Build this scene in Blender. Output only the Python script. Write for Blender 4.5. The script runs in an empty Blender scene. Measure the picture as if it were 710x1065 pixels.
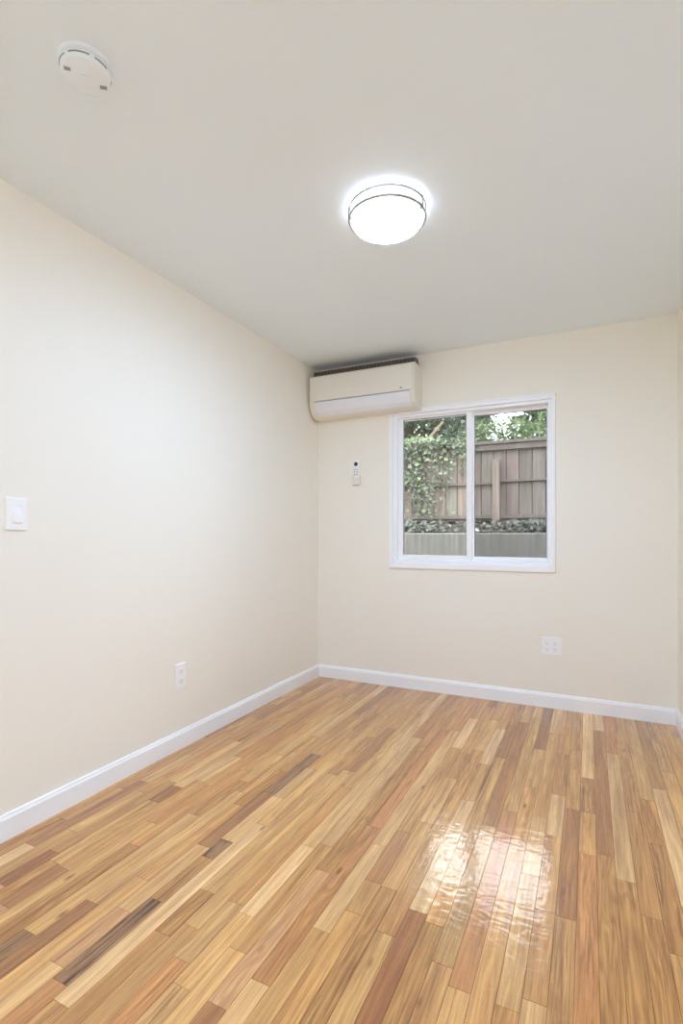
import bpy, bmesh, math, random
from mathutils import Vector, Matrix, noise

scene = bpy.context.scene
C = scene.collection

# ------------------------------------------------------------------ camera, world, exposure
cam_data = bpy.data.cameras.new('camera')
cam = bpy.data.objects.new('camera', cam_data)
C.objects.link(cam)
cam.location = (0, 0, 1.13)
cam.rotation_euler = (math.radians(90), 0, math.atan(257 / 530))
cam_data.sensor_width = 36
cam_data.lens = 530 / 1065 * 36
cam_data.shift_y = 23.5 / 1065
cam_data.clip_start = 0.02
scene.camera = cam

world = bpy.data.worlds.new('overcast_sky')
scene.world = world
world.use_nodes = True
wn, wl = world.node_tree.nodes, world.node_tree.links
wn.clear()
w_out = wn.new('ShaderNodeOutputWorld')
w_bg = wn.new('ShaderNodeBackground')
w_tc = wn.new('ShaderNodeTexCoord')
w_sep = wn.new('ShaderNodeSeparateXYZ')
w_ramp = wn.new('ShaderNodeValToRGB')
w_ramp.color_ramp.elements[0].position = 0.0
w_ramp.color_ramp.elements[0].color = (0.30, 0.32, 0.33, 1)
w_ramp.color_ramp.elements[1].position = 0.65
w_ramp.color_ramp.elements[1].color = (0.93, 0.97, 1.0, 1)
wl.new(w_tc.outputs['Generated'], w_sep.inputs[0])
wl.new(w_sep.outputs['Z'], w_ramp.inputs[0])
wl.new(w_ramp.outputs[0], w_bg.inputs['Color'])
w_bg.inputs['Strength'].default_value = 12.0
wl.new(w_bg.outputs[0], w_out.inputs[0])

LAMP = 90.0          # opal glass of the ceiling light, facing down
LAMP_SIDE = 2.6       # its dimmer rim
scene.view_settings.view_transform = 'Standard'
scene.view_settings.look = 'None'
scene.view_settings.exposure = 0.02
scene.view_settings.gamma = 1.0
scene.view_settings.use_curve_mapping = False
scene.cycles.use_denoising = True
scene.cycles.max_bounces = 20
scene.cycles.diffuse_bounces = 16
scene.cycles.glossy_bounces = 5
scene.cycles.transparent_max_bounces = 16
scene.cycles.sample_clamp_indirect = 12

# ------------------------------------------------------------------ measurements (metres)
XL, XR, YB, YF, H = -1.948, 0.477, 3.59, -2.4, 2.44
WX0, WX1, WZ0, WZ1 = -1.341, -0.194, 0.883, 2.046      # outside of the window frame


# ------------------------------------------------------------------ helpers
def srgb(r, g, b):
    def f(c):
        c /= 255
        return c / 12.92 if c <= 0.04045 else ((c + 0.055) / 1.055) ** 2.4
    return (f(r), f(g), f(b), 1)


def mat(name, color, rough=0.5, metal=0.0, spec=0.5, bump=0.0, bump_scale=200, vary=0.0, vary_scale=6, coat=0.0):
    m = bpy.data.materials.new(name)
    m.use_nodes = True
    n, l = m.node_tree.nodes, m.node_tree.links
    b = n['Principled BSDF']
    b.inputs['Base Color'].default_value = color
    b.inputs['Roughness'].default_value = rough
    b.inputs['Metallic'].default_value = metal
    b.inputs['Specular IOR Level'].default_value = spec
    b.inputs['Coat Weight'].default_value = coat
    tc = n.new('ShaderNodeTexCoord')
    if vary:
        t = n.new('ShaderNodeTexNoise')
        t.inputs['Scale'].default_value = vary_scale
        t.inputs['Detail'].default_value = 5
        l.new(tc.outputs['Object'], t.inputs['Vector'])
        mr = n.new('ShaderNodeMapRange')
        mr.inputs['From Min'].default_value = 0.3
        mr.inputs['From Max'].default_value = 0.7
        mr.inputs['To Min'].default_value = 1 - vary
        mr.inputs['To Max'].default_value = 1 + vary
        l.new(t.outputs['Fac'], mr.inputs['Value'])
        mx = n.new('ShaderNodeVectorMath')
        mx.operation = 'SCALE'
        mx.inputs[0].default_value = color[:3]
        l.new(mr.outputs[0], mx.inputs['Scale'])
        l.new(mx.outputs[0], b.inputs['Base Color'])
    if bump:
        t2 = n.new('ShaderNodeTexNoise')
        t2.inputs['Scale'].default_value = bump_scale
        t2.inputs['Detail'].default_value = 4
        l.new(tc.outputs['Object'], t2.inputs['Vector'])
        bp = n.new('ShaderNodeBump')
        bp.inputs['Strength'].default_value = bump
        bp.inputs['Distance'].default_value = 0.002
        l.new(t2.outputs['Fac'], bp.inputs['Height'])
        l.new(bp.outputs[0], b.inputs['Normal'])
    return m


def box(bm, x0, x1, y0, y1, z0, z1, mi=0):
    v = [bm.verts.new(p) for p in ((x0, y0, z0), (x1, y0, z0), (x1, y1, z0), (x0, y1, z0),
                                   (x0, y0, z1), (x1, y0, z1), (x1, y1, z1), (x0, y1, z1))]
    for q in ((3, 2, 1, 0), (4, 5, 6, 7), (0, 1, 5, 4), (1, 2, 6, 5), (2, 3, 7, 6), (3, 0, 4, 7)):
        fc = bm.faces.new([v[i] for i in q])
        fc.material_index = mi


def prism(bm, pts, axis, a, b):
    """extrude the polygon pts (u,v) along an axis from a to b; axis 'x': (u,v)=(y,z), 'y': (x,z), 'z': (x,y)"""
    def p(u, v, w):
        return {'x': (w, u, v), 'y': (u, w, v), 'z': (u, v, w)}[axis]
    A = [bm.verts.new(p(u, v, a)) for u, v in pts]
    B = [bm.verts.new(p(u, v, b)) for u, v in pts]
    bm.faces.new(A)
    bm.faces.new(B[::-1])
    k = len(pts)
    for i in range(k):
        bm.faces.new((A[i], B[i], B[(i + 1) % k], A[(i + 1) % k]))


def lathe(bm, prof, seg=48, center=(0, 0)):
    rings = []
    for r, z in prof:
        if r < 1e-6:
            rings.append([bm.verts.new((center[0], center[1], z))])
        else:
            rings.append([bm.verts.new((center[0] + r * math.cos(2 * math.pi * i / seg),
                                        center[1] + r * math.sin(2 * math.pi * i / seg), z)) for i in range(seg)])
    for a, b in zip(rings, rings[1:]):
        for i in range(seg):
            j = (i + 1) % seg
            if len(a) == 1 and len(b) == 1:
                continue
            if len(a) == 1:
                bm.faces.new((a[0], b[j], b[i]))
            elif len(b) == 1:
                bm.faces.new((a[i], a[j], b[0]))
            else:
                bm.faces.new((a[i], a[j], b[j], b[i]))


def torus(bm, R, r, z, seg=64, ms=8, a0=0.0, a1=2 * math.pi):
    full = abs(a1 - a0 - 2 * math.pi) < 1e-6
    cnt = seg if full else seg + 1
    rings = []
    for i in range(cnt):
        a = a0 + (a1 - a0) * i / seg
        rings.append([bm.verts.new(((R + r * math.cos(2 * math.pi * k / ms)) * math.cos(a),
                                    (R + r * math.cos(2 * math.pi * k / ms)) * math.sin(a),
                                    z + r * math.sin(2 * math.pi * k / ms))) for k in range(ms)])
    for i in range(seg if full else seg):
        A, B = rings[i], rings[(i + 1) % cnt]
        for k in range(ms):
            bm.faces.new((A[k], B[k], B[(k + 1) % ms], A[(k + 1) % ms]))


def obj(name, bm, m, parent=None, bevel=0.0, smooth=False, loc=None):
    bmesh.ops.recalc_face_normals(bm, faces=bm.faces)
    me = bpy.data.meshes.new(name)
    bm.to_mesh(me)
    bm.free()
    for mm in (m if isinstance(m, (list, tuple)) else [m]):
        me.materials.append(mm)
    o = bpy.data.objects.new(name, me)
    C.objects.link(o)
    if parent:
        o.parent = parent
    if loc:
        o.location = loc
    if bevel:
        md = o.modifiers.new('edge', 'BEVEL')
        md.width = bevel
        md.segments = 3
        md.limit_method = 'ANGLE'
        md.angle_limit = math.radians(40)
    if smooth:
        for p in me.polygons:
            p.use_smooth = True
        md = o.modifiers.new('hard', 'EDGE_SPLIT')
        md.split_angle = math.radians(35)
    return o


def thing(name, label, cat, loc=(0, 0, 0), rot=(0, 0, 0), group=None):
    o = bpy.data.objects.new(name, None)
    o.empty_display_size = 0.05
    C.objects.link(o)
    o.location = loc
    o.rotation_euler = rot
    o['label'] = label
    o['category'] = cat
    if group:
        o['group'] = group
    return o


def tag(o, label, cat, group=None, kind=None):
    o['label'] = label
    o['category'] = cat
    if group:
        o['group'] = group
    if kind:
        o['kind'] = kind
    return o


def struct(o, label, cat):
    return tag(o, label, cat, kind='structure')


def B(*boxes):
    bm = bmesh.new()
    for b in boxes:
        box(bm, *b)
    return bm


# ------------------------------------------------------------------ materials of the room
M_wall = mat('cream_wall_paint', srgb(246, 241.6, 230.3), 0.55, bump=0.05, bump_scale=350)
M_ceil = mat('white_ceiling_paint', srgb(239, 249, 255), 0.8, bump=0.04, bump_scale=300)
M_trim = mat('white_gloss_trim_paint', srgb(250, 251, 253), 0.35)
M_vinyl = mat('white_vinyl', srgb(251, 252, 254), 0.35)
M_plastic = mat('white_plastic', srgb(251, 251, 251), 0.38)
M_cool = mat('cool_white_detector_plastic', srgb(240, 247, 252), 0.4)
M_dark = mat('dark_slot', srgb(60, 58, 55), 0.6)
M_grey = mat('grey_plastic', srgb(150, 152, 150), 0.5)
M_ac = mat('warm_white_plastic', srgb(236, 231, 220), 0.45)
M_acl = mat('cool_white_plastic', srgb(236, 238, 242), 0.3)
M_nickel = mat('brushed_nickel', srgb(176, 174, 170), 0.3, metal=1.0)
M_slat = mat('intake_shade_slats', srgb(116, 106, 95), 0.6)
M_intake_shade = mat('intake_painted_shade', srgb(84, 74, 66), 0.7)  # dark colour stands in for the shade above the air conditioner
M_gasket = mat('grey_gasket', srgb(120, 122, 128), 0.6)


def glass_mat(name, tint):
    m = bpy.data.materials.new(name)
    m.use_nodes = True
    n, l = m.node_tree.nodes, m.node_tree.links
    n.clear()
    out = n.new('ShaderNodeOutputMaterial')
    tr = n.new('ShaderNodeBsdfTransparent')
    tr.inputs[0].default_value = tint
    gl = n.new('ShaderNodeBsdfGlossy')
    gl.inputs['Roughness'].default_value = 0.01
    fr = n.new('ShaderNodeFresnel')
    fr.inputs['IOR'].default_value = 1.45
    mx = n.new('ShaderNodeMixShader')
    l.new(fr.outputs[0], mx.inputs[0])
    l.new(tr.outputs[0], mx.inputs[1])
    l.new(gl.outputs[0], mx.inputs[2])
    l.new(mx.outputs[0], out.inputs[0])
    return m


M_glass = glass_mat('clear_window_glass', (0.96, 0.97, 0.96, 1))
M_glass_screen = glass_mat('window_glass_behind_screen', (0.80, 0.80, 0.81, 1))


# ------------------------------------------------------------------ oak strip floor
def floor_material():
    m = bpy.data.materials.new('varnished_oak_strips')
    m.use_nodes = True
    n, l = m.node_tree.nodes, m.node_tree.links
    b = n['Principled BSDF']

    def attr(name):
        a = n.new('ShaderNodeAttribute')
        a.attribute_name = name
        return a

    def math_(op, a, bb=None, c=None):
        t = n.new('ShaderNodeMath')
        t.operation = op
        for i, v in enumerate((a, bb, c)):
            if v is None:
                continue
            if isinstance(v, (int, float)):
                t.inputs[i].default_value = v
            else:
                l.new(v, t.inputs[i])
        return t.outputs[0]

    tint, prop = attr('tint'), attr('prop')      # prop: x seed, y figure amount, z streak amount
    psep = n.new('ShaderNodeSeparateXYZ')
    l.new(prop.outputs['Vector'], psep.inputs[0])
    seed, fig, streak = psep.outputs[0], psep.outputs[1], psep.outputs[2]
    tc = n.new('ShaderNodeTexCoord')
    sep = n.new('ShaderNodeSeparateXYZ')
    l.new(tc.outputs['Object'], sep.inputs[0])
    X, Y = sep.outputs[0], sep.outputs[1]

    def vec(x, y, z):
        c = n.new('ShaderNodeCombineXYZ')
        for i, v in enumerate((x, y, z)):
            if isinstance(v, (int, float)):
                c.inputs[i].default_value = v
            else:
                l.new(v, c.inputs[i])
        return c.outputs[0]

    def noise_(v, scale, detail=4, dist=0.0, rough=0.55):
        t = n.new('ShaderNodeTexNoise')
        t.inputs['Scale'].default_value = scale
        t.inputs['Detail'].default_value = detail
        t.inputs['Roughness'].default_value = rough
        t.inputs['Distortion'].default_value = dist
        l.new(v, t.inputs['Vector'])
        return t.outputs['Fac']

    s10 = math_('MULTIPLY', seed, 40.0)
    # fine pores along the board
    g1 = noise_(vec(math_('MULTIPLY', X, 230.0), math_('MULTIPLY', Y, 9.0), s10), 1.0, 4)
    # broad growth-ring figure (cathedral) : wave of a warped coordinate
    warp = noise_(vec(math_('MULTIPLY', X, 16.0), math_('MULTIPLY', Y, 1.7), s10), 1.0, 2, 0.3)
    ringv = math_('ADD', math_('MULTIPLY', X, 260.0), math_('MULTIPLY', warp, 60.0))
    ring = math_('SINE', ringv)
    ring01 = math_('MULTIPLY_ADD', ring, 0.5, 0.5)
    # dark mineral streaks
    st = noise_(vec(math_('MULTIPLY', X, 60.0), math_('MULTIPLY', Y, 2.4), s10), 1.0, 5, 0.9, 0.65)
    stm = n.new('ShaderNodeMapRange')
    stm.inputs['From Min'].default_value = 0.52
    stm.inputs['From Max'].default_value = 0.66
    l.new(st, stm.inputs['Value'])
    # knots
    kn = n.new('ShaderNodeTexVoronoi')
    kn.inputs['Scale'].default_value = 1.0
    l.new(vec(math_('MULTIPLY', X, 9.0), math_('MULTIPLY', Y, 3.2), s10), kn.inputs['Vector'])
    knm = n.new('ShaderNodeMapRange')
    knm.inputs['From Min'].default_value = 0.09
    knm.inputs['From Max'].default_value = 0.02
    l.new(kn.outputs['Distance'], knm.inputs['Value'])

    # multiply the tint
    g2 = noise_(vec(math_('MULTIPLY', X, 75.0), math_('MULTIPLY', Y, 2.2), s10), 1.0, 3, 0.4)
    f1 = math_('MULTIPLY', math_('MULTIPLY_ADD', math_('SUBTRACT', g1, 0.5), 0.75, 1.0), math_('MULTIPLY_ADD', math_('SUBTRACT', g2, 0.5), 1.0, 1.0))
    g3 = noise_(vec(math_('MULTIPLY', X, 22.0), math_('MULTIPLY', Y, 1.6), math_('ADD', s10, 7.0)), 1.0, 4, 0.5, 0.6)
    f1 = math_('MULTIPLY', f1, math_('MULTIPLY_ADD', math_('SUBTRACT', g3, 0.5), 1.0, 1.0))
    f2 = math_('SUBTRACT', 1.0, math_('MULTIPLY', math_('SUBTRACT', ring01, 0.35), math_('MULTIPLY', fig, 0.32)))
    f3 = math_('SUBTRACT', 1.0, math_('MULTIPLY', stm.outputs[0], math_('MULTIPLY', streak, 0.62)))
    f4 = math_('SUBTRACT', 1.0, math_('MULTIPLY', knm.outputs[0], 0.7))
    fm = math_('MULTIPLY', math_('MULTIPLY', f1, f2), math_('MULTIPLY', f3, f4))
    # darker grain also turns browner: raise to per-channel power
    comb = n.new('ShaderNodeCombineXYZ')
    l.new(math_('POWER', fm, 0.85), comb.inputs[0])
    l.new(math_('POWER', fm, 1.1), comb.inputs[1])
    l.new(math_('POWER', fm, 1.3), comb.inputs[2])
    mul = n.new('ShaderNodeVectorMath')
    mul.operation = 'MULTIPLY'
    l.new(tint.outputs['Color'], mul.inputs[0])
    l.new(comb.outputs[0], mul.inputs[1])
    l.new(mul.outputs[0], b.inputs['Base Color'])

    # varnish: nearly mirror-like but slightly wavy across each strip
    b.inputs['Roughness'].default_value = 0.42
    b.inputs['Specular IOR Level'].default_value = 0.4
    b.inputs['Coat Weight'].default_value = 1.0
    b.inputs['Coat IOR'].default_value = 1.52
    b.inputs['Coat Roughness'].default_value = 0.085
    w1 = noise_(vec(math_('MULTIPLY', X, 16.0), math_('MULTIPLY', Y, 30.0), math_('MULTIPLY', seed, 3.0)), 1.0, 2, 0.5)
    w2 = noise_(vec(math_('MULTIPLY', X, 60.0), math_('MULTIPLY', Y, 12.0), s10), 1.0, 2)
    hh = math_('ADD', math_('MULTIPLY', w1, 1.0), math_('MULTIPLY', w2, 0.35))
    bp = n.new('ShaderNodeBump')
    bp.inputs['Strength'].default_value = 1.0
    bp.inputs['Distance'].default_value = 0.0010
    l.new(hh, bp.inputs['Height'])
    l.new(bp.outputs[0], b.inputs['Coat Normal'])
    l.new(bp.outputs[0], b.inputs['Normal'])
    return m


TONES = {
    'cream': (226, 180, 123), 'light': (218, 169, 108), 'lighttan': (212, 161, 96), 'tan': (206, 151, 86),
    'honey': (198, 141, 77), 'golden': (194, 138, 73), 'orange': (198, 136, 77), 'pink': (208, 154, 100),
    'brown': (176, 120, 68), 'redbrown': (164, 104, 56), 'dark': (160, 116, 74), 'figured': (190, 136, 73)}
WEIGHTS = [('cream', .02), ('light', .10), ('lighttan', .20), ('tan', .27), ('honey', .20), ('golden', .08), ('orange', .06),
           ('pink', .02), ('brown', .035), ('redbrown', .005), ('figured', .03)]
# boards that stand out, measured on the floor: (x, y near end, y far end, tone)
BOARDS = [(-0.913, 1.24, 1.61, 'cream'), (-0.913, 1.61, 2.529, 'light'), (-1.026, 1.133, 2.176, 'lighttan'),
          (-1.264, 1.87, 2.30, 'dark'), (-1.264, 1.447, 1.87, 'brown'), (-1.196, 1.40, 1.504, 'dark'), (-1.203, 1.509, 1.853, 'light'),
          (-1.036, 2.208, 2.8, 'brown'), (-0.749, 0.90, 1.068, 'light'), (-0.749, 1.068, 1.827, 'orange'),
          (-0.694, 1.284, 1.73, 'light'), (-0.463, 1.0, 1.474, 'redbrown'), (-0.512, 1.0, 1.353, 'lighttan'),
          (-0.580, 1.0, 1.53, 'figured'), (-0.638, 1.538, 1.846, 'brown'), (-0.808, 0.97, 1.514, 'pink'),
          (-1.205, 0.848, 1.169, 'dark'), (-1.692, 1.002, 1.189, 'redbrown'), (-1.092, 1.078, 1.267, 'figured'),
          (-1.655, 1.596, 1.737, 'redbrown'), (-1.603, 0.948, 1.143, 'brown'), (-1.262, 0.88, 1.095, 'pink'),
          (-1.43, 0.80, 0.917, 'dark'), (-0.975, 1.033, 1.266, 'lighttan'), (-0.452, 2.565, 3.072, 'cream'),
          (-0.636, 2.695, 3.17, 'cream'), (0.001, 2.3, 2.624, 'figured'), (-0.11, 2.067, 2.4, 'light'),
          (-0.056, 1.639, 2.302, 'brown'), (-0.18, 1.796, 2.182, 'light'), (-0.399, 2.676, 3.151, 'brown'),
          (0.058, 1.2, 2.022, 'golden'), (0.115, 1.0, 1.9, 'golden'), (0.172, 1.1, 1.75, 'golden'), (0.0, 1.2, 2.0, 'orange')]


def build_floor():
    rnd = random.Random(11)
    verts, faces, tints, props, mids = [], [], [], [], []
    w = 0.057
    x_first = XL - 0.0225
    k = 0
    names = [a for a, _ in WEIGHTS]
    wts = [b for _, b in WEIGHTS]
    gap = 0.0006
    while x_first + k * w < XR:
        xa, xb = x_first + k * w, x_first + (k + 1) * w
        mine = sorted([b for b in BOARDS if xa <= b[0] < xb], key=lambda b: b[1])
        segs = []
        y = YF - rnd.random() * 0.4
        def fill(y0, y1):
            while y0 < y1 - 1e-4:
                L = rnd.choice((0.3, 0.4, 0.5, 0.6, 0.75, 0.95, 1.2)) * rnd.uniform(0.85, 1.15)
                e = y0 + L
                if y1 - e < 0.15:
                    e = y1
                segs.append((y0, e, rnd.choices(names, wts)[0]))
                y0 = e
        for bx, y0, y1, t in mine:
            y0 = max(y0, y)
            if y1 - y0 < 0.05:
                continue
            fill(y, y0)
            segs.append((y0, y1, t))
            y = y1
        fill(y, YB)
        for y0, y1, t in segs:
            y0, y1 = max(y0, YF), min(y1, YB)
            if y1 - y0 < 0.01:
                continue
            a, b_ = max(xa, XL) + gap, min(xb, XR) - gap
            if b_ - a < 0.004:
                continue
            c = srgb(*TONES[t])
            v = rnd.uniform(0.91, 1.09)
            hue = rnd.uniform(-0.05, 0.05)
            col = (c[0] * v * (1 + hue * .4), c[1] * v, c[2] * v * (1 - hue), 1)
            fig = rnd.random() ** 2 * 0.8
            stk = 0.1 + 0.9 * rnd.random() ** 1.3
            if t == 'figured':
                fig, stk = 1.0, 1.0
            if t in ('dark',):
                fig, stk = .5, 1.45
            if t in ('cream', 'light'):
                fig, stk = fig * .35, stk * .2
            if t == 'golden':
                fig = .9
            pr = (rnd.random(), fig, stk)
            i = len(verts)
            for z in (0.0, -0.003):
                verts += [(a, y0 + gap, z), (b_, y0 + gap, z), (b_, y1 - gap, z), (a, y1 - gap, z)]
            for q in ((0, 1, 2, 3), (0, 4, 5, 1), (1, 5, 6, 2), (2, 6, 7, 3), (3, 7, 4, 0)):
                faces.append([i + j for j in q])
                tints.append(col)
                props.append(pr)
                mids.append(0)
        k += 1
    # dark bed under the boards, and the slab
    i = len(verts)
    x0, x1, y0, y1 = XL - .2, XR + .2, YF - .2, YB
    for z in (-0.003, -0.12):
        verts += [(x0, y0, z), (x1, y0, z), (x1, y1, z), (x0, y1, z)]
    for q in ((0, 1, 2, 3), (7, 6, 5, 4), (0, 4, 5, 1), (1, 5, 6, 2), (2, 6, 7, 3), (3, 7, 4, 0)):
        faces.append([i + j for j in q])
        tints.append((0, 0, 0, 1))
        props.append((0, 0, 0))
        mids.append(1)
    me = bpy.data.meshes.new('floor')
    me.from_pydata(verts, [], faces)
    at = me.attributes.new('tint', 'FLOAT_COLOR', 'FACE')
    at.data.foreach_set('color', [c for t in tints for c in t])
    at = me.attributes.new('prop', 'FLOAT_VECTOR', 'FACE')
    at.data.foreach_set('vector', [c for t in props for c in t])
    me.materials.append(floor_material())
    me.materials.append(mat('dark_floor_joint', srgb(92, 62, 38), 0.8))
    me.polygons.foreach_set('material_index', mids)
    me.update()
    o = bpy.data.objects.new('floor', me)
    C.objects.link(o)
    struct(o, 'varnished oak strip floor in mixed honey and brown tones', 'floor')


build_floor()

# ------------------------------------------------------------------ room shell
T = 0.16
struct(obj('wall_left', B((XL - T, XL, YF - T, YB + T, 0, H)), M_wall), 'long cream painted wall with the light switch', 'wall')
struct(obj('wall_right', B((XR, XR + T, YF - T, YB + T, 0, H)), M_wall), 'cream wall of which only a sliver shows', 'wall')
struct(obj('wall_front', B((XL, XR, YF - T, YF, 0, H)), M_wall), 'cream wall opposite the window', 'wall')
hx0, hx1, hz0, hz1 = WX0 + 0.02, WX1 - 0.02, WZ0 + 0.02, WZ1 - 0.02
struct(obj('wall_back', B((XL, hx0, YB, YB + T, 0, H), (hx1, XR, YB, YB + T, 0, H),
                          (hx0, hx1, YB, YB + T, 0, hz0), (hx0, hx1, YB, YB + T, hz1, H)), M_wall),
       'cream painted wall with the window and air conditioner', 'wall')
struct(obj('ceiling', B((XL - T, XR + T, YF - T, YB + T, H, H + 0.15)), M_ceil), 'flat white painted ceiling', 'ceiling')


def skirting(name, axis, a, b, flip, label):
    bm = bmesh.new()
    t, h = 0.014, 0.094
    prof = [(0, 0), (t, 0), (t, h - 0.016), (t * .72, h - 0.010), (t * .55, h - 0.002), (t * .35, h), (0, h)]
    if axis == 'y':     # along a side wall, profile in x
        base, s = flip
        prism(bm, [(base + s * u, v) for u, v in prof], 'y', a, b)
    else:
        base, s = flip
        prism(bm, [(base + s * u, v) for u, v in prof], 'x', a, b)
    struct(obj(name, bm, M_trim), label, 'baseboard')


skirting('baseboard_left', 'y', YF, YB, (XL, 1), 'white baseboard along the long wall with the switch')
skirting('baseboard_back', 'x', XL + 0.014, XR - 0.014, (YB, -1), 'white baseboard below the window')
skirting('baseboard_right', 'y', YF, YB, (XR, -1), 'white baseboard on the sliver of wall beside the window wall')
skirting('baseboard_front', 'x', XL + 0.014, XR - 0.014, (YF, 1), 'white baseboard opposite the window')

# ------------------------------------------------------------------ window (horizontal slider)
win = thing('window_1', 'white vinyl sliding window with two panes looking onto the fence', 'window', ((WX0 + WX1) / 2, YB, WZ0))
win['kind'] = 'structure'
ox, oz = (WX0 + WX1) / 2, WZ0
W, HH = WX1 - WX0, WZ1 - WZ0


def wbox(*bs):          # boxes in wall coordinates relative to the window origin
    return B(*[(x0 - ox, x1 - ox, y0, y1, z0 - oz, z1 - oz) for x0, x1, y0, y1, z0, z1 in bs])


# outer flange + jambs
fl = 0.026
obj('window_frame', wbox(
    (WX0, WX0 + fl, -0.016, 0.13, WZ0, WZ1), (WX1 - fl, WX1, -0.016, 0.13, WZ0, WZ1),
    (WX0 + fl, WX1 - fl, -0.016, 0.13, WZ0, WZ0 + 0.036), (WX0 + fl, WX1 - fl, -0.016, 0.13, WZ1 - 0.03, WZ1),
    # stepped inner jamb, head and track
    (WX0 + fl, WX0 + 0.062, 0.002, 0.13, WZ0 + 0.036, WZ1 - 0.03), (WX1 - 0.045, WX1 - fl, 0.002, 0.13, WZ0 + 0.036, WZ1 - 0.03),
    (WX0 + 0.062, WX1 - 0.045, 0.002, 0.13, WZ1 - 0.052, WZ1 - 0.03), (WX0 + 0.062, WX1 - 0.045, 0.002, 0.13, WZ0 + 0.036, WZ0 + 0.062)),
    M_vinyl, win, bevel=0.003)
obj('head_trim', wbox((WX0 - 0.002, WX1 + 0.004, -0.024, -0.0005, WZ1 - 0.006, WZ1 + 0.006)), M_trim, win, bevel=0.002)


def sash(x0, x1, z0, z1, y, d, sw, glass, name):
    s = obj(name, wbox((x0, x0 + sw[0], y, y + d, z0, z1), (x1 - sw[1], x1, y, y + d, z0, z1),
                       (x0 + sw[0], x1 - sw[1], y, y + d, z0, z0 + sw[2]), (x0 + sw[0], x1 - sw[1], y, y + d, z1 - sw[3], z1)),
            M_vinyl, win, bevel=0.003)
    obj('pane', wbox((x0 + sw[0] - .004, x1 - sw[1] + .004, y + d * .5 - .003, y + d * .5 + .003, z0 + sw[2] - .004, z1 - sw[3] + .004)), glass, s)
    obj('gasket', wbox((x0 + sw[0], x0 + sw[0] + .003, y + d * .3, y + d * .7, z0 + sw[2], z1 - sw[3]),
                       (x1 - sw[1] - .003, x1 - sw[1], y + d * .3, y + d * .7, z0 + sw[2], z1 - sw[3]),
                       (x0 + sw[0], x1 - sw[1], y + d * .3, y + d * .7, z1 - sw[3] - .003, z1 - sw[3])), M_gasket, s)
    return s


zi0, zi1 = WZ0 + 0.062, WZ1 - 0.052
sash(WX0 + 0.062, -0.735, zi0, zi1, 0.022, 0.034, (0.036, 0.040, 0.034, 0.012), M_glass, 'sash')
sash(-0.765, WX1 - 0.045, zi0, zi1, 0.066, 0.034, (0.036, 0.012, 0.028, 0.022), M_glass_screen, 'sash')

# ------------------------------------------------------------------ ceiling light
def lamp_mat(name, strength, tone=(0.753, 1.056, 1.55, 1)):
    m = bpy.data.materials.new(name)
    m.use_nodes = True
    pb = m.node_tree.nodes['Principled BSDF']
    pb.inputs['Base Color'].default_value = (0.9, 0.9, 0.9, 1)
    pb.inputs['Emission Color'].default_value = tone
    pb.inputs['Emission Strength'].default_value = strength
    return m


M_opal = lamp_mat('lit_opal_glass', LAMP)
M_rim = lamp_mat('lit_opal_rim', LAMP_SIDE, (0.95, 1.0, 1.08, 1))
M_opal_fill = lamp_mat('added_fill_lamp_glass', LAMP * 2.0)  # glass of the fill lamp added behind the camera


def ceiling_light(x, y, label, opal):
    cl = thing('ceiling_light', label, 'ceiling light', (x, y, H), group='flush ceiling lights')
    bm = bmesh.new()
    lathe(bm, [(0, 0), (0.136, 0), (0.136, -0.010), (0.130, -0.013), (0, -0.013)])
    obj('base_pan', bm, M_plastic, cl, smooth=True)
    bm = bmesh.new()
    lathe(bm, [(0.130, -0.072), (0.10, -0.079), (0.05, -0.084), (0, -0.085)], 64)
    df = obj('diffuser', bm, opal, cl, smooth=True)
    bm = bmesh.new()
    lathe(bm, [(0.140, -0.012), (0.145, -0.022), (0.145, -0.052), (0.142, -0.062), (0.137, -0.068), (0.130, -0.072)], 64)
    obj('rim', bm, M_rim, df, smooth=True)
    for z in (-0.012, -0.050):
        bm = bmesh.new()
        torus(bm, 0.1515, 0.0048, z, 96)
        obj('ring', bm, M_nickel, cl, smooth=True)
    for a in (212, -8, 102):
        bm = bmesh.new()
        box(bm, 0.144, 0.1575, -0.006, 0.006, -0.057, -0.005)
        o = obj('clip', bm, M_nickel, cl, bevel=0.002)
        o.rotation_euler.z = math.radians(a)
    return cl


ceiling_light(-0.726, 1.915, 'round lit flush-mount ceiling light with nickel rings, in front of the window wall', M_opal)
ceiling_light(-0.15, -1.3, 'added fill lamp at the unseen end of the room away from the window', M_opal_fill)  # fill lamp added out of view to brighten ceiling and back wall

# ------------------------------------------------------------------ smoke detector
sd = thing('smoke_detector', 'round white smoke detector on the ceiling above the long wall', 'smoke detector', (-1.262, 0.968, H), (0, 0, math.radians(20)))
bm = bmesh.new()
lathe(bm, [(0, 0), (0.070, 0), (0.071, -0.004), (0.070, -0.010), (0.066, -0.012), (0, -0.012)])
obj('mounting_base', bm, M_cool, sd, smooth=True)
bm = bmesh.new()
lathe(bm, [(0.060, -0.012), (0.064, -0.015), (0.064, -0.026), (0.061, -0.032), (0.052, -0.036), (0.02, -0.038), (0, -0.038)])
obj('cover', bm, M_cool, sd, smooth=True)
for a0, a1 in ((35, 78), (86, 128), (140, 165), (205, 250), (262, 310), (322, 355)):
    bm = bmesh.new()
    torus(bm, 0.0640, 0.0022, -0.0205, 14, 6, math.radians(a0), math.radians(a1))
    obj('vent', bm, M_grey, sd, smooth=True)
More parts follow.
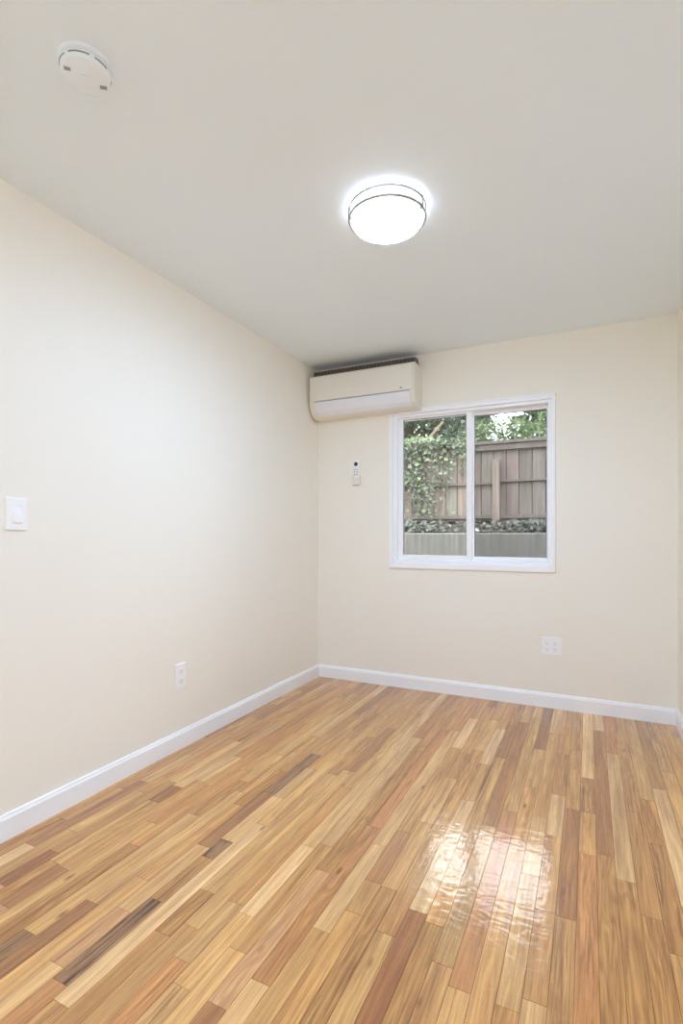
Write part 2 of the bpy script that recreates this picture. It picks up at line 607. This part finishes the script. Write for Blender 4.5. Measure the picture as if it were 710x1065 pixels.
for x, y, w_, h_, r in ((-0.0323, -0.0334, .016, .009, 20), (0.0323, 0.0334, .018, .010, 20)):
    bm = B((-w_ / 2, w_ / 2, -h_ / 2, h_ / 2, -0.039, -0.034))
    o = obj('sensor_slot', bm, M_grey, sd, bevel=0.001)
    o.location = (x, y, 0)
    o.rotation_euler.z = math.radians(r)
bm = bmesh.new()
lathe(bm, [(0.010, -0.036), (0.010, -0.0395), (0.008, -0.040), (0, -0.040)], 24)
obj('test_button', bm, M_cool, sd, smooth=True, loc=(0.0, -0.004, 0))

# ------------------------------------------------------------------ air conditioner
AX0, AX1, AZ0, AZ1, AD = -1.925, -1.088, 2.028, 2.337, 0.185
ac = thing('air_conditioner', 'white split air conditioner mounted high between the corner and the window', 'air conditioner', (AX0, YB, AZ0))
AW, AH = AX1 - AX0, AZ1 - AZ0


def ac_prof(t=0.0, z_lo=0.0, z_hi=AH):
    """outline of the casing seen from the side: y is minus the distance from the wall"""
    front = [(-AD + .012, AH), (-AD, AH - .014), (-AD - .002, AH * .60), (-AD, AH * .36), (-AD + .010, AH * .24), (-AD + .030, AH * .12),
             (-AD + .058, AH * .035), (-AD + .085, 0.0)]
    return front


bm = bmesh.new()
prism(bm, [(0, 0), (0, AH)] + ac_prof(), 'x', 0, AW)
obj('body', bm, M_ac, ac, bevel=0.004)
# flat front panel
bm = bmesh.new()
prism(bm, [(-AD + .008, AH - .004), (-AD - .006, AH - .016), (-AD - .009, AH * .6), (-AD - .006, AH * .37), (-AD + .004, AH * .37)], 'x', 0.012, AW - .012)
obj('front_panel', bm, M_ac, ac, bevel=0.003)
# louver in the curved lower edge
bm = bmesh.new()
lv = [(-AD - .004, AH * .345), (-AD + .004, AH * .235), (-AD + .024, AH * .115), (-AD + .053, AH * .03)]
prism(bm, lv + [(y + .008, z + .006) for y, z in lv[::-1]], 'x', 0.045, AW - .035)
obj('louver', bm, M_acl, ac, bevel=0.0015)
bm = bmesh.new()
prism(bm, [(-AD - .0055, AH * .362), (-AD - .0055, AH * .348), (-AD + .01, AH * .348), (-AD + .01, AH * .362)], 'x', 0.045, AW - .035)
obj('air_slot', bm, M_grey, ac)
obj('display', B((AW - .105, AW - .088, -AD - .0098, -AD - .004, AH * .42, AH * .445)), M_grey, ac, bevel=0.001)
bm = bmesh.new()         # added intake dome, raised and darkened to stand in for shade above the casing
prism(bm, [(-.145, AH - .002), (-.128, AH + .046), (-.095, AH + .057), (-.035, AH + .057), (-.015, AH - .002)], 'x', .012, AW - .02)
ig = obj('intake_shade_grille', bm, M_intake_shade, ac)
bm = bmesh.new()
for i in range(28):
    x0 = .014 + i * .0288
    prism(bm, [(-.148, AH - .002), (-.130, AH + .049), (-.095, AH + .060), (-.035, AH + .060), (-.013, AH - .002)], 'x', x0, x0 + .004)
obj('slats', bm, M_slat, ig)

# ------------------------------------------------------------------ remote control in its wall holder
RX, RZ = -1.607, 1.515
rh = thing('remote_holder', 'small white wall bracket holding the remote beside the window', 'wall bracket', (RX, YB, RZ))
obj('back_plate', B((-.027, .027, -.004, 0, .0, .125)), M_plastic, rh, bevel=.0015)
obj('pocket', B((-.031, -.028, -.028, -.003, 0, .065), (.028, .031, -.028, -.003, 0, .065), (-.028, .028, -.028, -.025, 0, .05),
                (-.028, .028, -.025, -.003, -.004, 0)), M_ac, rh, bevel=.001)
rc = thing('remote_control', 'white remote control with a dark round window standing in the wall bracket', 'remote control', (RX, YB - .0135, RZ + .001))
obj('casing', B((-.024, .024, -.009, .009, 0, .185)), M_plastic, rc, bevel=.006)
bm = bmesh.new()
lathe(bm, [(0, 0), (.0155, 0), (.0155, .003), (.013, .0038), (0, .0038)], 32)
o = obj('screen', bm, M_dark, rc, smooth=True, loc=(0, -.0085, .155))
o.rotation_euler.x = math.radians(90)
for bx, bz in ((-.010, .112), (.010, .112), (-.010, .094), (.010, .094), (-.010, .074), (.010, .074)):
    obj('button', B((bx - .006, bx + .006, -.011, -.0085, bz - .004, bz + .004)), M_grey, rc, bevel=.001)

# ------------------------------------------------------------------ light switch and outlets
# local frame: x along the wall, -y out into the room, z up
ls = thing('light_switch', 'white rocker light switch on the long wall', 'light switch', (XL, 1.196, 1.207), (0, 0, math.radians(90)))
obj('cover_plate', B((-.040, .040, -.007, 0, -.061, .061)), M_plastic, ls, bevel=.003)
obj('switch_bezel', B((-.0205, -.0165, -.0095, -.006, -.036, .036), (.0165, .0205, -.0095, -.006, -.036, .036),
                      (-.0165, .0165, -.0095, -.006, .032, .036), (-.0165, .0165, -.0095, -.006, -.036, -.032)), M_plastic, ls, bevel=.001)
bm = bmesh.new()
prism(bm, [(-.0065, -.032), (-.0075, .0315), (-.0125, -.001), (-.0135, -.032)], 'x', -.0163, .0163)
obj('rocker', bm, M_plastic, ls, bevel=.001)
for z in (-.048, .048):
    bm = bmesh.new()
    lathe(bm, [(0, .0075), (.0028, .0075), (.0028, .006)], 12)
    o = obj('screw', bm, M_plastic, ls, loc=(0, 0, z))
    o.rotation_euler.x = math.radians(90)


def receptacle(parent, x, z):
    bm = bmesh.new()
    pts = []
    for i in range(24):
        a = 2 * math.pi * i / 24
        pts.append((.0172 * math.cos(a), max(-.0142, min(.0142, .0172 * math.sin(a)))))
    prism(bm, pts, 'y', -.0095, -.006)
    r = obj('receptacle', bm, M_plastic, parent, bevel=.0008, loc=(x, 0, z))
    obj('slot', B((-.0072, -.0050, -.0099, -.0090, .000, .0085)), M_dark, r)
    obj('slot', B((.0050, .0072, -.0099, -.0090, .001, .0080)), M_dark, r)
    bm = bmesh.new()
    lathe(bm, [(0, .0099), (.0024, .0099), (.0024, .009)], 12)
    h = obj('ground_hole', bm, M_dark, r, loc=(0, 0, -.0075))
    h.rotation_euler.x = math.radians(90)


ol = thing('electrical_outlet', 'white double outlet low on the long wall above the baseboard', 'outlet', (XL, 2.058, 0.380), (0, 0, math.radians(90)), 'wall outlets')
obj('cover_plate', B((-.039, .039, -.007, 0, -.068, .068)), M_plastic, ol, bevel=.003)
receptacle(ol, 0, .026)
receptacle(ol, 0, -.026)
oq = thing('electrical_outlet', 'wide white four-socket outlet on the wall below the window', 'outlet', (-0.219, YB, 0.402), (0, 0, 0), 'wall outlets')
obj('cover_plate', B((-.061, .061, -.007, 0, -.058, .058)), M_plastic, oq, bevel=.003)
for x in (-.024, .024):
    for z in (-.020, .020):
        receptacle(oq, x, z)

# ------------------------------------------------------------------ outside: retaining wall, bed, fence
M_soil = mat('leaf_litter_soil', srgb(43, 37, 30), 0.95, bump=.8, bump_scale=60, vary=.4, vary_scale=25)
M_pave = mat('areaway_concrete', srgb(86, 85, 81), 0.9, vary=.15, vary_scale=5)


def wood_mat(name, col):
    m = bpy.data.materials.new(name)
    m.use_nodes = True
    n, l = m.node_tree.nodes, m.node_tree.links
    b = n['Principled BSDF']
    b.inputs['Roughness'].default_value = .85
    tc = n.new('ShaderNodeTexCoord')
    mp = n.new('ShaderNodeMapping')
    mp.inputs['Scale'].default_value = (30, 30, 1.6)
    t = n.new('ShaderNodeTexNoise')
    t.inputs['Scale'].default_value = 1
    t.inputs['Detail'].default_value = 6
    l.new(tc.outputs['Object'], mp.inputs[0])
    l.new(mp.outputs[0], t.inputs['Vector'])
    at = n.new('ShaderNodeAttribute')
    at.attribute_name = 'tint'
    mr = n.new('ShaderNodeMapRange')
    mr.inputs['From Min'].default_value = .25
    mr.inputs['From Max'].default_value = .75
    mr.inputs['To Min'].default_value = .6
    mr.inputs['To Max'].default_value = 1.35
    l.new(t.outputs['Fac'], mr.inputs['Value'])
    v = n.new('ShaderNodeVectorMath')
    v.operation = 'SCALE'
    v.inputs[0].default_value = col[:3]
    l.new(mr.outputs[0], v.inputs['Scale'])
    l.new(v.outputs[0], b.inputs['Base Color'])
    return m


M_fence = [wood_mat('weathered_fence_board', srgb(*c)) for c in ((101, 90, 83), (94, 88, 81), (107, 94, 86), (88, 81, 74), (102, 96, 88))]
M_rail = wood_mat('weathered_fence_rail', srgb(88, 80, 73))
M_post = wood_mat('weathered_fence_post', srgb(105, 94, 86))

M_conc = wood_mat('weathered_concrete', srgb(78, 76, 72))

FY = 7.0
bm = bmesh.new()
box(bm, -9, 6, 6.28, 6.50, 0.2, 1.15)
struct(obj('retaining_wall', bm, M_conc, bevel=.02), 'low grey concrete retaining wall outside the window', 'retaining wall')
struct(obj('ground', B((-9, 6, YB + T, 6.30, 0.1, 0.25)), M_pave), 'paved strip outside between house and retaining wall', 'ground')
bm = bmesh.new()
rnd = random.Random(3)
nx, ny = 90, 8
grid = []
for j in range(ny + 1):
    row = []
    for i in range(nx + 1):
        x = -9 + 15 * i / nx
        y = 6.50 + 0.75 * j / ny
        z = 1.125 + 0.16 * j / ny + (0.04 * noise.noise((x * 3, y * 3, 0)) if 0 < j else 0)
        row.append(bm.verts.new((x, y, z)))
    grid.append(row)
for j in range(ny):
    for i in range(nx):
        bm.faces.new((grid[j][i], grid[j][i + 1], grid[j + 1][i + 1], grid[j + 1][i]))
box(bm, -9, 6, 7.25, 26, 0.9, 1.34)
box(bm, -9, 6, 6.50, 7.25, 0.9, 1.10)
struct(obj('garden_ground', bm, M_soil), 'sloping soil bed outside between retaining wall and fence', 'ground')

fence = thing('wooden_fence', 'weathered grey brown board fence outside the window', 'fence', (-1.1, FY, 1.25))


def fobj(name, boxes, m, bevel=.004):
    return obj(name, B(*[(x0 + 1.1, x1 + 1.1, y0 - FY, y1 - FY, z0 - 1.25, z1 - 1.25) for x0, x1, y0, y1, z0, z1 in boxes]), m, fence, bevel=bevel)


rnd = random.Random(8)
pitch = .163
i = 0
x = -5.06
while x < 2.4:
    t = rnd.uniform(-.004, .004)
    fobj('board', [(x + .003, x + pitch - .005, FY + .045 + t, FY + .063 + t, 1.30 + rnd.uniform(-.015, .015), 2.33)], M_fence[rnd.randrange(5)], .003)
    fobj('batten', [(x - .03, x + .03, FY + .068, FY + .085, 1.28, 2.33)], M_fence[3], .002)
    x += pitch
    i += 1
fobj('top_rail', [(-5.1, 2.5, FY - .01, FY + .045, 2.255, 2.335)], M_fence[3])
fobj('cap_rail', [(-5.1, 2.5, FY - .035, FY + .09, 2.335, 2.375)], M_rail)
fobj('bottom_rail', [(-5.1, 2.5, FY + .0, FY + .045, 1.345, 1.395)], M_rail)
for a, b_, z in ((-5.1, -3.05, 1.80), (-3.05, -1.10, 1.80), (-1.10, .85, 1.825), (.85, 2.5, 1.81)):
    fobj('middle_rail', [(a + .05, b_ - .05, FY + .0, FY + .045, z, z + .032)], M_rail)
for px_ in (-5.0, -3.05, -1.10, .85):
    fobj('post', [(px_ - .045, px_ + .045, FY - .09, FY - .0, 1.12, 2.12)], M_post)

# pale stone on the retaining wall
bm = bmesh.new()
bmesh.ops.create_icosphere(bm, subdivisions=3, radius=.05)
for v in bm.verts:
    d = 1 + .18 * noise.noise(v.co * 22)
    v.co = Vector((v.co.x * 1.15 * d, v.co.y * .8 * d, v.co.z * .62 * d))
tag(obj('stone', bm, mat('pale_stone', srgb(135, 131, 126), .85, vary=.1, vary_scale=30), smooth=True, loc=(-1.262, 6.36, 1.178)),
    'small pale stone lying on the concrete retaining wall outside', 'stone')


# ------------------------------------------------------------------ plants
def leaf_mat(name, c0, c1, trans=.25):
    m = bpy.data.materials.new(name)
    m.use_nodes = True
    n, l = m.node_tree.nodes, m.node_tree.links
    b = n['Principled BSDF']
    b.inputs['Roughness'].default_value = .5
    at = n.new('ShaderNodeAttribute')
    at.attribute_name = 'shade'
    mx = n.new('ShaderNodeMix')
    mx.data_type = 'RGBA'
    mx.inputs['A'].default_value = c0
    mx.inputs['B'].default_value = c1
    l.new(at.outputs['Fac'], mx.inputs['Factor'])
    l.new(mx.outputs['Result'], b.inputs['Base Color'])
    tl = n.new('ShaderNodeBsdfTranslucent')
    l.new(mx.outputs['Result'], tl.inputs['Color'])
    ms = n.new('ShaderNodeMixShader')
    ms.inputs[0].default_value = trans
    l.new(b.outputs[0], ms.inputs[1])
    l.new(tl.outputs[0], ms.inputs[2])
    l.new(ms.outputs[0], n['Material Output'].inputs[0])
    return m


def leaves(name, pts, size, m, parent, rnd, narrow=.55, droop=.3, face=None):
    """a mesh of folded leaves, six vertices each, at pts"""
    V, F, S = [], [], []
    for p in pts:
        L = size * rnd.uniform(.65, 1.3)
        w = L * narrow * .5
        d = Vector((rnd.gauss(0, 1), rnd.gauss(0, 1), rnd.gauss(0, .6) - droop))
        if face is not None:
            d = Vector((rnd.gauss(0, 1), rnd.gauss(0, .25), rnd.gauss(0, .7) - droop))
        d.normalize()
        up = Vector((rnd.gauss(0, .5), rnd.gauss(0, .5), 1)) if face is None else Vector(face) + Vector((rnd.gauss(0, .4), rnd.gauss(0, .4), rnd.gauss(0, .4)))
        side = d.cross(up)
        if side.length < 1e-3:
            continue
        side.normalize()
        nrm = side.cross(d)
        p = Vector(p)
        i = len(V)
        V += [p, p + d * L * .45 + side * w - nrm * L * .0, p + d * L - nrm * L * .12, p + d * L * .45 - side * w, p + d * L * .45 - nrm * w * .35]
        F += [(i, i + 1, i + 4), (i + 1, i + 2, i + 4), (i + 2, i + 3, i + 4), (i + 3, i, i + 4)]
        s = min(1, max(0, rnd.gauss(.5, .28)))
        S += [s] * 5
    me = bpy.data.meshes.new(name)
    me.from_pydata([tuple(v) for v in V], [], F)
    a = me.attributes.new('shade', 'FLOAT', 'POINT')
    a.data.foreach_set('value', S)
    me.materials.append(m)
    o = bpy.data.objects.new(name, me)
    C.objects.link(o)
    if parent:
        o.parent = parent
    return o


def limb(bm, a, b, ra, rb, seg=8):
    a, b = Vector(a), Vector(b)
    d = (b - a).normalized()
    u = d.orthogonal().normalized()
    v = d.cross(u)
    A = [bm.verts.new(a + ra * (u * math.cos(t) + v * math.sin(t))) for t in [2 * math.pi * k / seg for k in range(seg)]]
    Bv = [bm.verts.new(b + rb * (u * math.cos(t) + v * math.sin(t))) for t in [2 * math.pi * k / seg for k in range(seg)]]
    for k in range(seg):
        bm.faces.new((A[k], A[(k + 1) % seg], Bv[(k + 1) % seg], Bv[k]))
    bm.faces.new(A[::-1])
    bm.faces.new(Bv)


M_bark = mat('tree_bark', srgb(63, 56, 47), .9, bump=.6, bump_scale=50, vary=.2, vary_scale=12)
M_barkp = mat('pale_bark', srgb(106, 90, 73), .9, bump=.4, bump_scale=50, vary=.15, vary_scale=12)
G_dark = leaf_mat('dark_green_leaves', srgb(56, 66, 52), srgb(112, 122, 102))
G_mid = leaf_mat('mid_green_leaves', srgb(72, 90, 62), srgb(118, 136, 102))
G_light = leaf_mat('light_green_leaves', srgb(84, 104, 70), srgb(134, 150, 112), .35)
G_grey = leaf_mat('grey_green_leaves', srgb(62, 72, 62), srgb(118, 128, 116))
G_ground = leaf_mat('dull_ground_leaves', srgb(36, 42, 34), srgb(92, 94, 84), .1)
G_ivy = leaf_mat('ivy_leaves', srgb(40, 48, 37), srgb(96, 104, 84), .15)
G_ivy_b = leaf_mat('young_ivy_leaves', srgb(70, 86, 54), srgb(116, 130, 94), .2)


def tree(label, base, blobs, count, size, m, seed, trunk_to, narrow=.5, droop=.3, rad=.09, branches=()):
    rnd = random.Random(seed)
    t = thing('tree', label, 'tree', base, group='trees and shrubs beyond the fence')
    bx = Vector(base)
    bm = bmesh.new()
    top = Vector(trunk_to) - bx
    mid = top * .5 + Vector((rnd.uniform(-.1, .1), rnd.uniform(-.1, .1), 0))
    limb(bm, (0, 0, 0), mid, rad, rad * .8)
    limb(bm, mid, top, rad * .8, rad * .55)
    for c, r in blobs:
        limb(bm, top * .75, Vector(c) - bx, rad * .4, rad * .12, 6)
    obj('trunk', bm, M_bark, t)
    pts = []
    tot = sum(r[0] * r[1] * r[2] for c, r in blobs)
    for c, r in blobs:
        k = int(count * r[0] * r[1] * r[2] / tot)
        for _ in range(k):
            while True:
                q = Vector((rnd.uniform(-1, 1), rnd.uniform(-1, 1), rnd.uniform(-1, 1)))
                if .25 < q.length < 1:
                    break
            # clump the leaves into sprays
            q += .12 * Vector((noise.noise(q * 4 + Vector((seed, 0, 0))), noise.noise(q * 4 + Vector((0, seed, 0))), noise.noise(q * 4 + Vector((0, 0, seed)))))
            pts.append(Vector((c[0] + q.x * r[0], c[1] + q.y * r[1], c[2] + q.z * r[2])) - bx)
    leaves('crown', pts, size, m, t, rnd, narrow, droop)
    for a, b_, ra, rb in branches:
        bm = bmesh.new()
        limb(bm, Vector(a) - bx, Vector(b_) - bx, ra, rb)
        obj('branch', bm, M_barkp, t)
    return t


GZ = 1.33
tree('dark green tree behind the ivy-covered end of the fence with a bare diagonal branch', (-3.2, 9.6, GZ),
     [((-3.3, 9.5, 3.6), (1.0, .9, 1.1)), ((-2.4, 9.6, 3.7), (.7, .8, .9)), ((-4.2, 9.8, 4.2), (1.0, .9, 1.0))], 5200, .13, G_dark, 1, (-3.1, 9.6, 3.6),
     branches=[((-2.62, 8.3, 2.5), (-2.17, 8.35, 3.0), .035, .024)])
tree('tree with drooping narrow grey-green leaves behind the middle of the window', (-2.3, 11.8, GZ),
     [((-2.45, 11.8, 3.95), (.47, .7, 1.1)), ((-2.55, 11.8, 4.9), (.7, .7, .8))], 2600, .25, G_grey, 2, (-2.3, 11.8, 4.2), narrow=.22, droop=.8)
tree('light green leafy tree above the bare boards of the fence', (-.55, 10.0, GZ),
     [((-.58, 10.0, 3.45), (.76, .75, .8)), ((.2, 10.1, 4.3), (.8, .75, .9))], 3600, .16, G_mid, 3, (-.4, 10.0, 3.8), narrow=.4)
tree('low pale green shrub below the gap of sky, just behind the fence', (-1.3, 8.6, GZ),
     [((-1.35, 8.6, 2.58), (.66, .4, .48)), ((-.7, 8.7, 2.55), (.5, .4, .46))], 2600, .12, G_light, 4, (-1.25, 8.6, 2.3), narrow=.3, droop=.0, rad=.04)
tree('tall tree far behind the ivy end of the fence, upper crown added out of view', (-5.4, 15.5, GZ),
     [((-5.4, 15.4, 6.4), (1.5, 1.4, 3.6)), ((-3.6, 15.6, 4.6), (1.0, 1.2, 1.8)), ((-4.0, 15.8, 11.4), (2.6, 1.4, 1.0))], 8200, .28, G_mid, 5, (-5.2, 15.5, 8.0), rad=.16)  # high crowns added unseen to break up the sky reflected in the floor
tree('tall dark tree far behind the bare end of the fence, upper crown added out of view', (-.5, 18.6, GZ),
     [((-.6, 18.6, 6.1), (1.45, 1.4, 3.4)), ((1.0, 18.6, 7.2), (1.6, 1.4, 4.0)), ((-.25, 18.6, 13.2), (2.3, 1.4, 1.3))], 8200, .30, G_grey, 6, (-.3, 18.6, 9.5), rad=.16)  # upper crowns shaped out of view to dim the window reflection on the floor

# climbing ivy over the left part of the fence: hanging strands with leaves, and a mass on the cap rail
rnd = random.Random(21)
ivy = thing('climbing_ivy', 'green ivy climbing over the fence boards in the window', 'ivy', (-2.4, FY, 1.3))
b0 = Vector((-2.4, FY, 1.3))
pts, ptsb = [], []
bm = bmesh.new()
for s in range(85):
    x0 = rnd.uniform(-4.6, -1.52)
    dens = 1.0 if x0 < -1.75 else .5
    L = rnd.uniform(.35, 1.0) * dens
    if -2.25 < x0 < -1.95:
        L = rnd.uniform(.8, 1.05)
    p = Vector((x0, FY - rnd.uniform(.05, .12), 2.40))
    zend = 2.40 - L
    last = p.copy()
    while p.z > zend:
        p = p + Vector((rnd.gauss(0, .018), rnd.gauss(0, .006), -.045))
        p.y = min(FY - .045, max(FY - .16, p.y))
        limb(bm, last - b0, p - b0, .004, .004, 5)
        last = p.copy()
        for _ in range(1 if rnd.random() < .6 else 2):
            q = p + Vector((rnd.gauss(0, .045), -abs(rnd.gauss(0, .02)), rnd.gauss(0, .02)))
            (ptsb if rnd.random() < .14 else pts).append(q - b0)
obj('stem', bm, M_bark, ivy)
for _ in range(2300):
    x0 = rnd.uniform(-4.8, -1.62)
    h = .12 + .09 * noise.noise((x0 * 2.1, 0, 5)) - max(0, (x0 + 2.0)) * .2
    z = 2.36 + rnd.uniform(-.16, 1) * max(.05, h)
    q = Vector((x0, FY + rnd.uniform(-.16, .22), z))
    (ptsb if z > 2.42 and rnd.random() < .75 else pts).append(q - b0)
leaves('foliage', pts, .056, G_ivy, ivy, rnd, .85, .5, (0, -1, .25))
leaves('new_growth', ptsb, .062, G_ivy_b, ivy, rnd, .85, .4, (0, -1, .4))
ivy['kind'] = 'stuff'

# ground-cover ivy in the bed
pts = []
for _ in range(3400):
    x0 = rnd.uniform(-5, 2.4)
    y0 = rnd.uniform(6.60, 6.88)
    if noise.noise((x0 * 2.3, y0 * 3, 2)) < -.12:
        continue
    z = 1.14 + (y0 - 6.5) * .21 + rnd.uniform(.0, .11)
    pts.append(Vector((x0, y0, z)))
gc = leaves('ground_ivy', pts, .06, G_ground, None, rnd, .85, .1, (0, -.6, 1))
tag(gc, 'low dark ivy growing in the bed between retaining wall and fence', 'ground cover', kind='stuff')
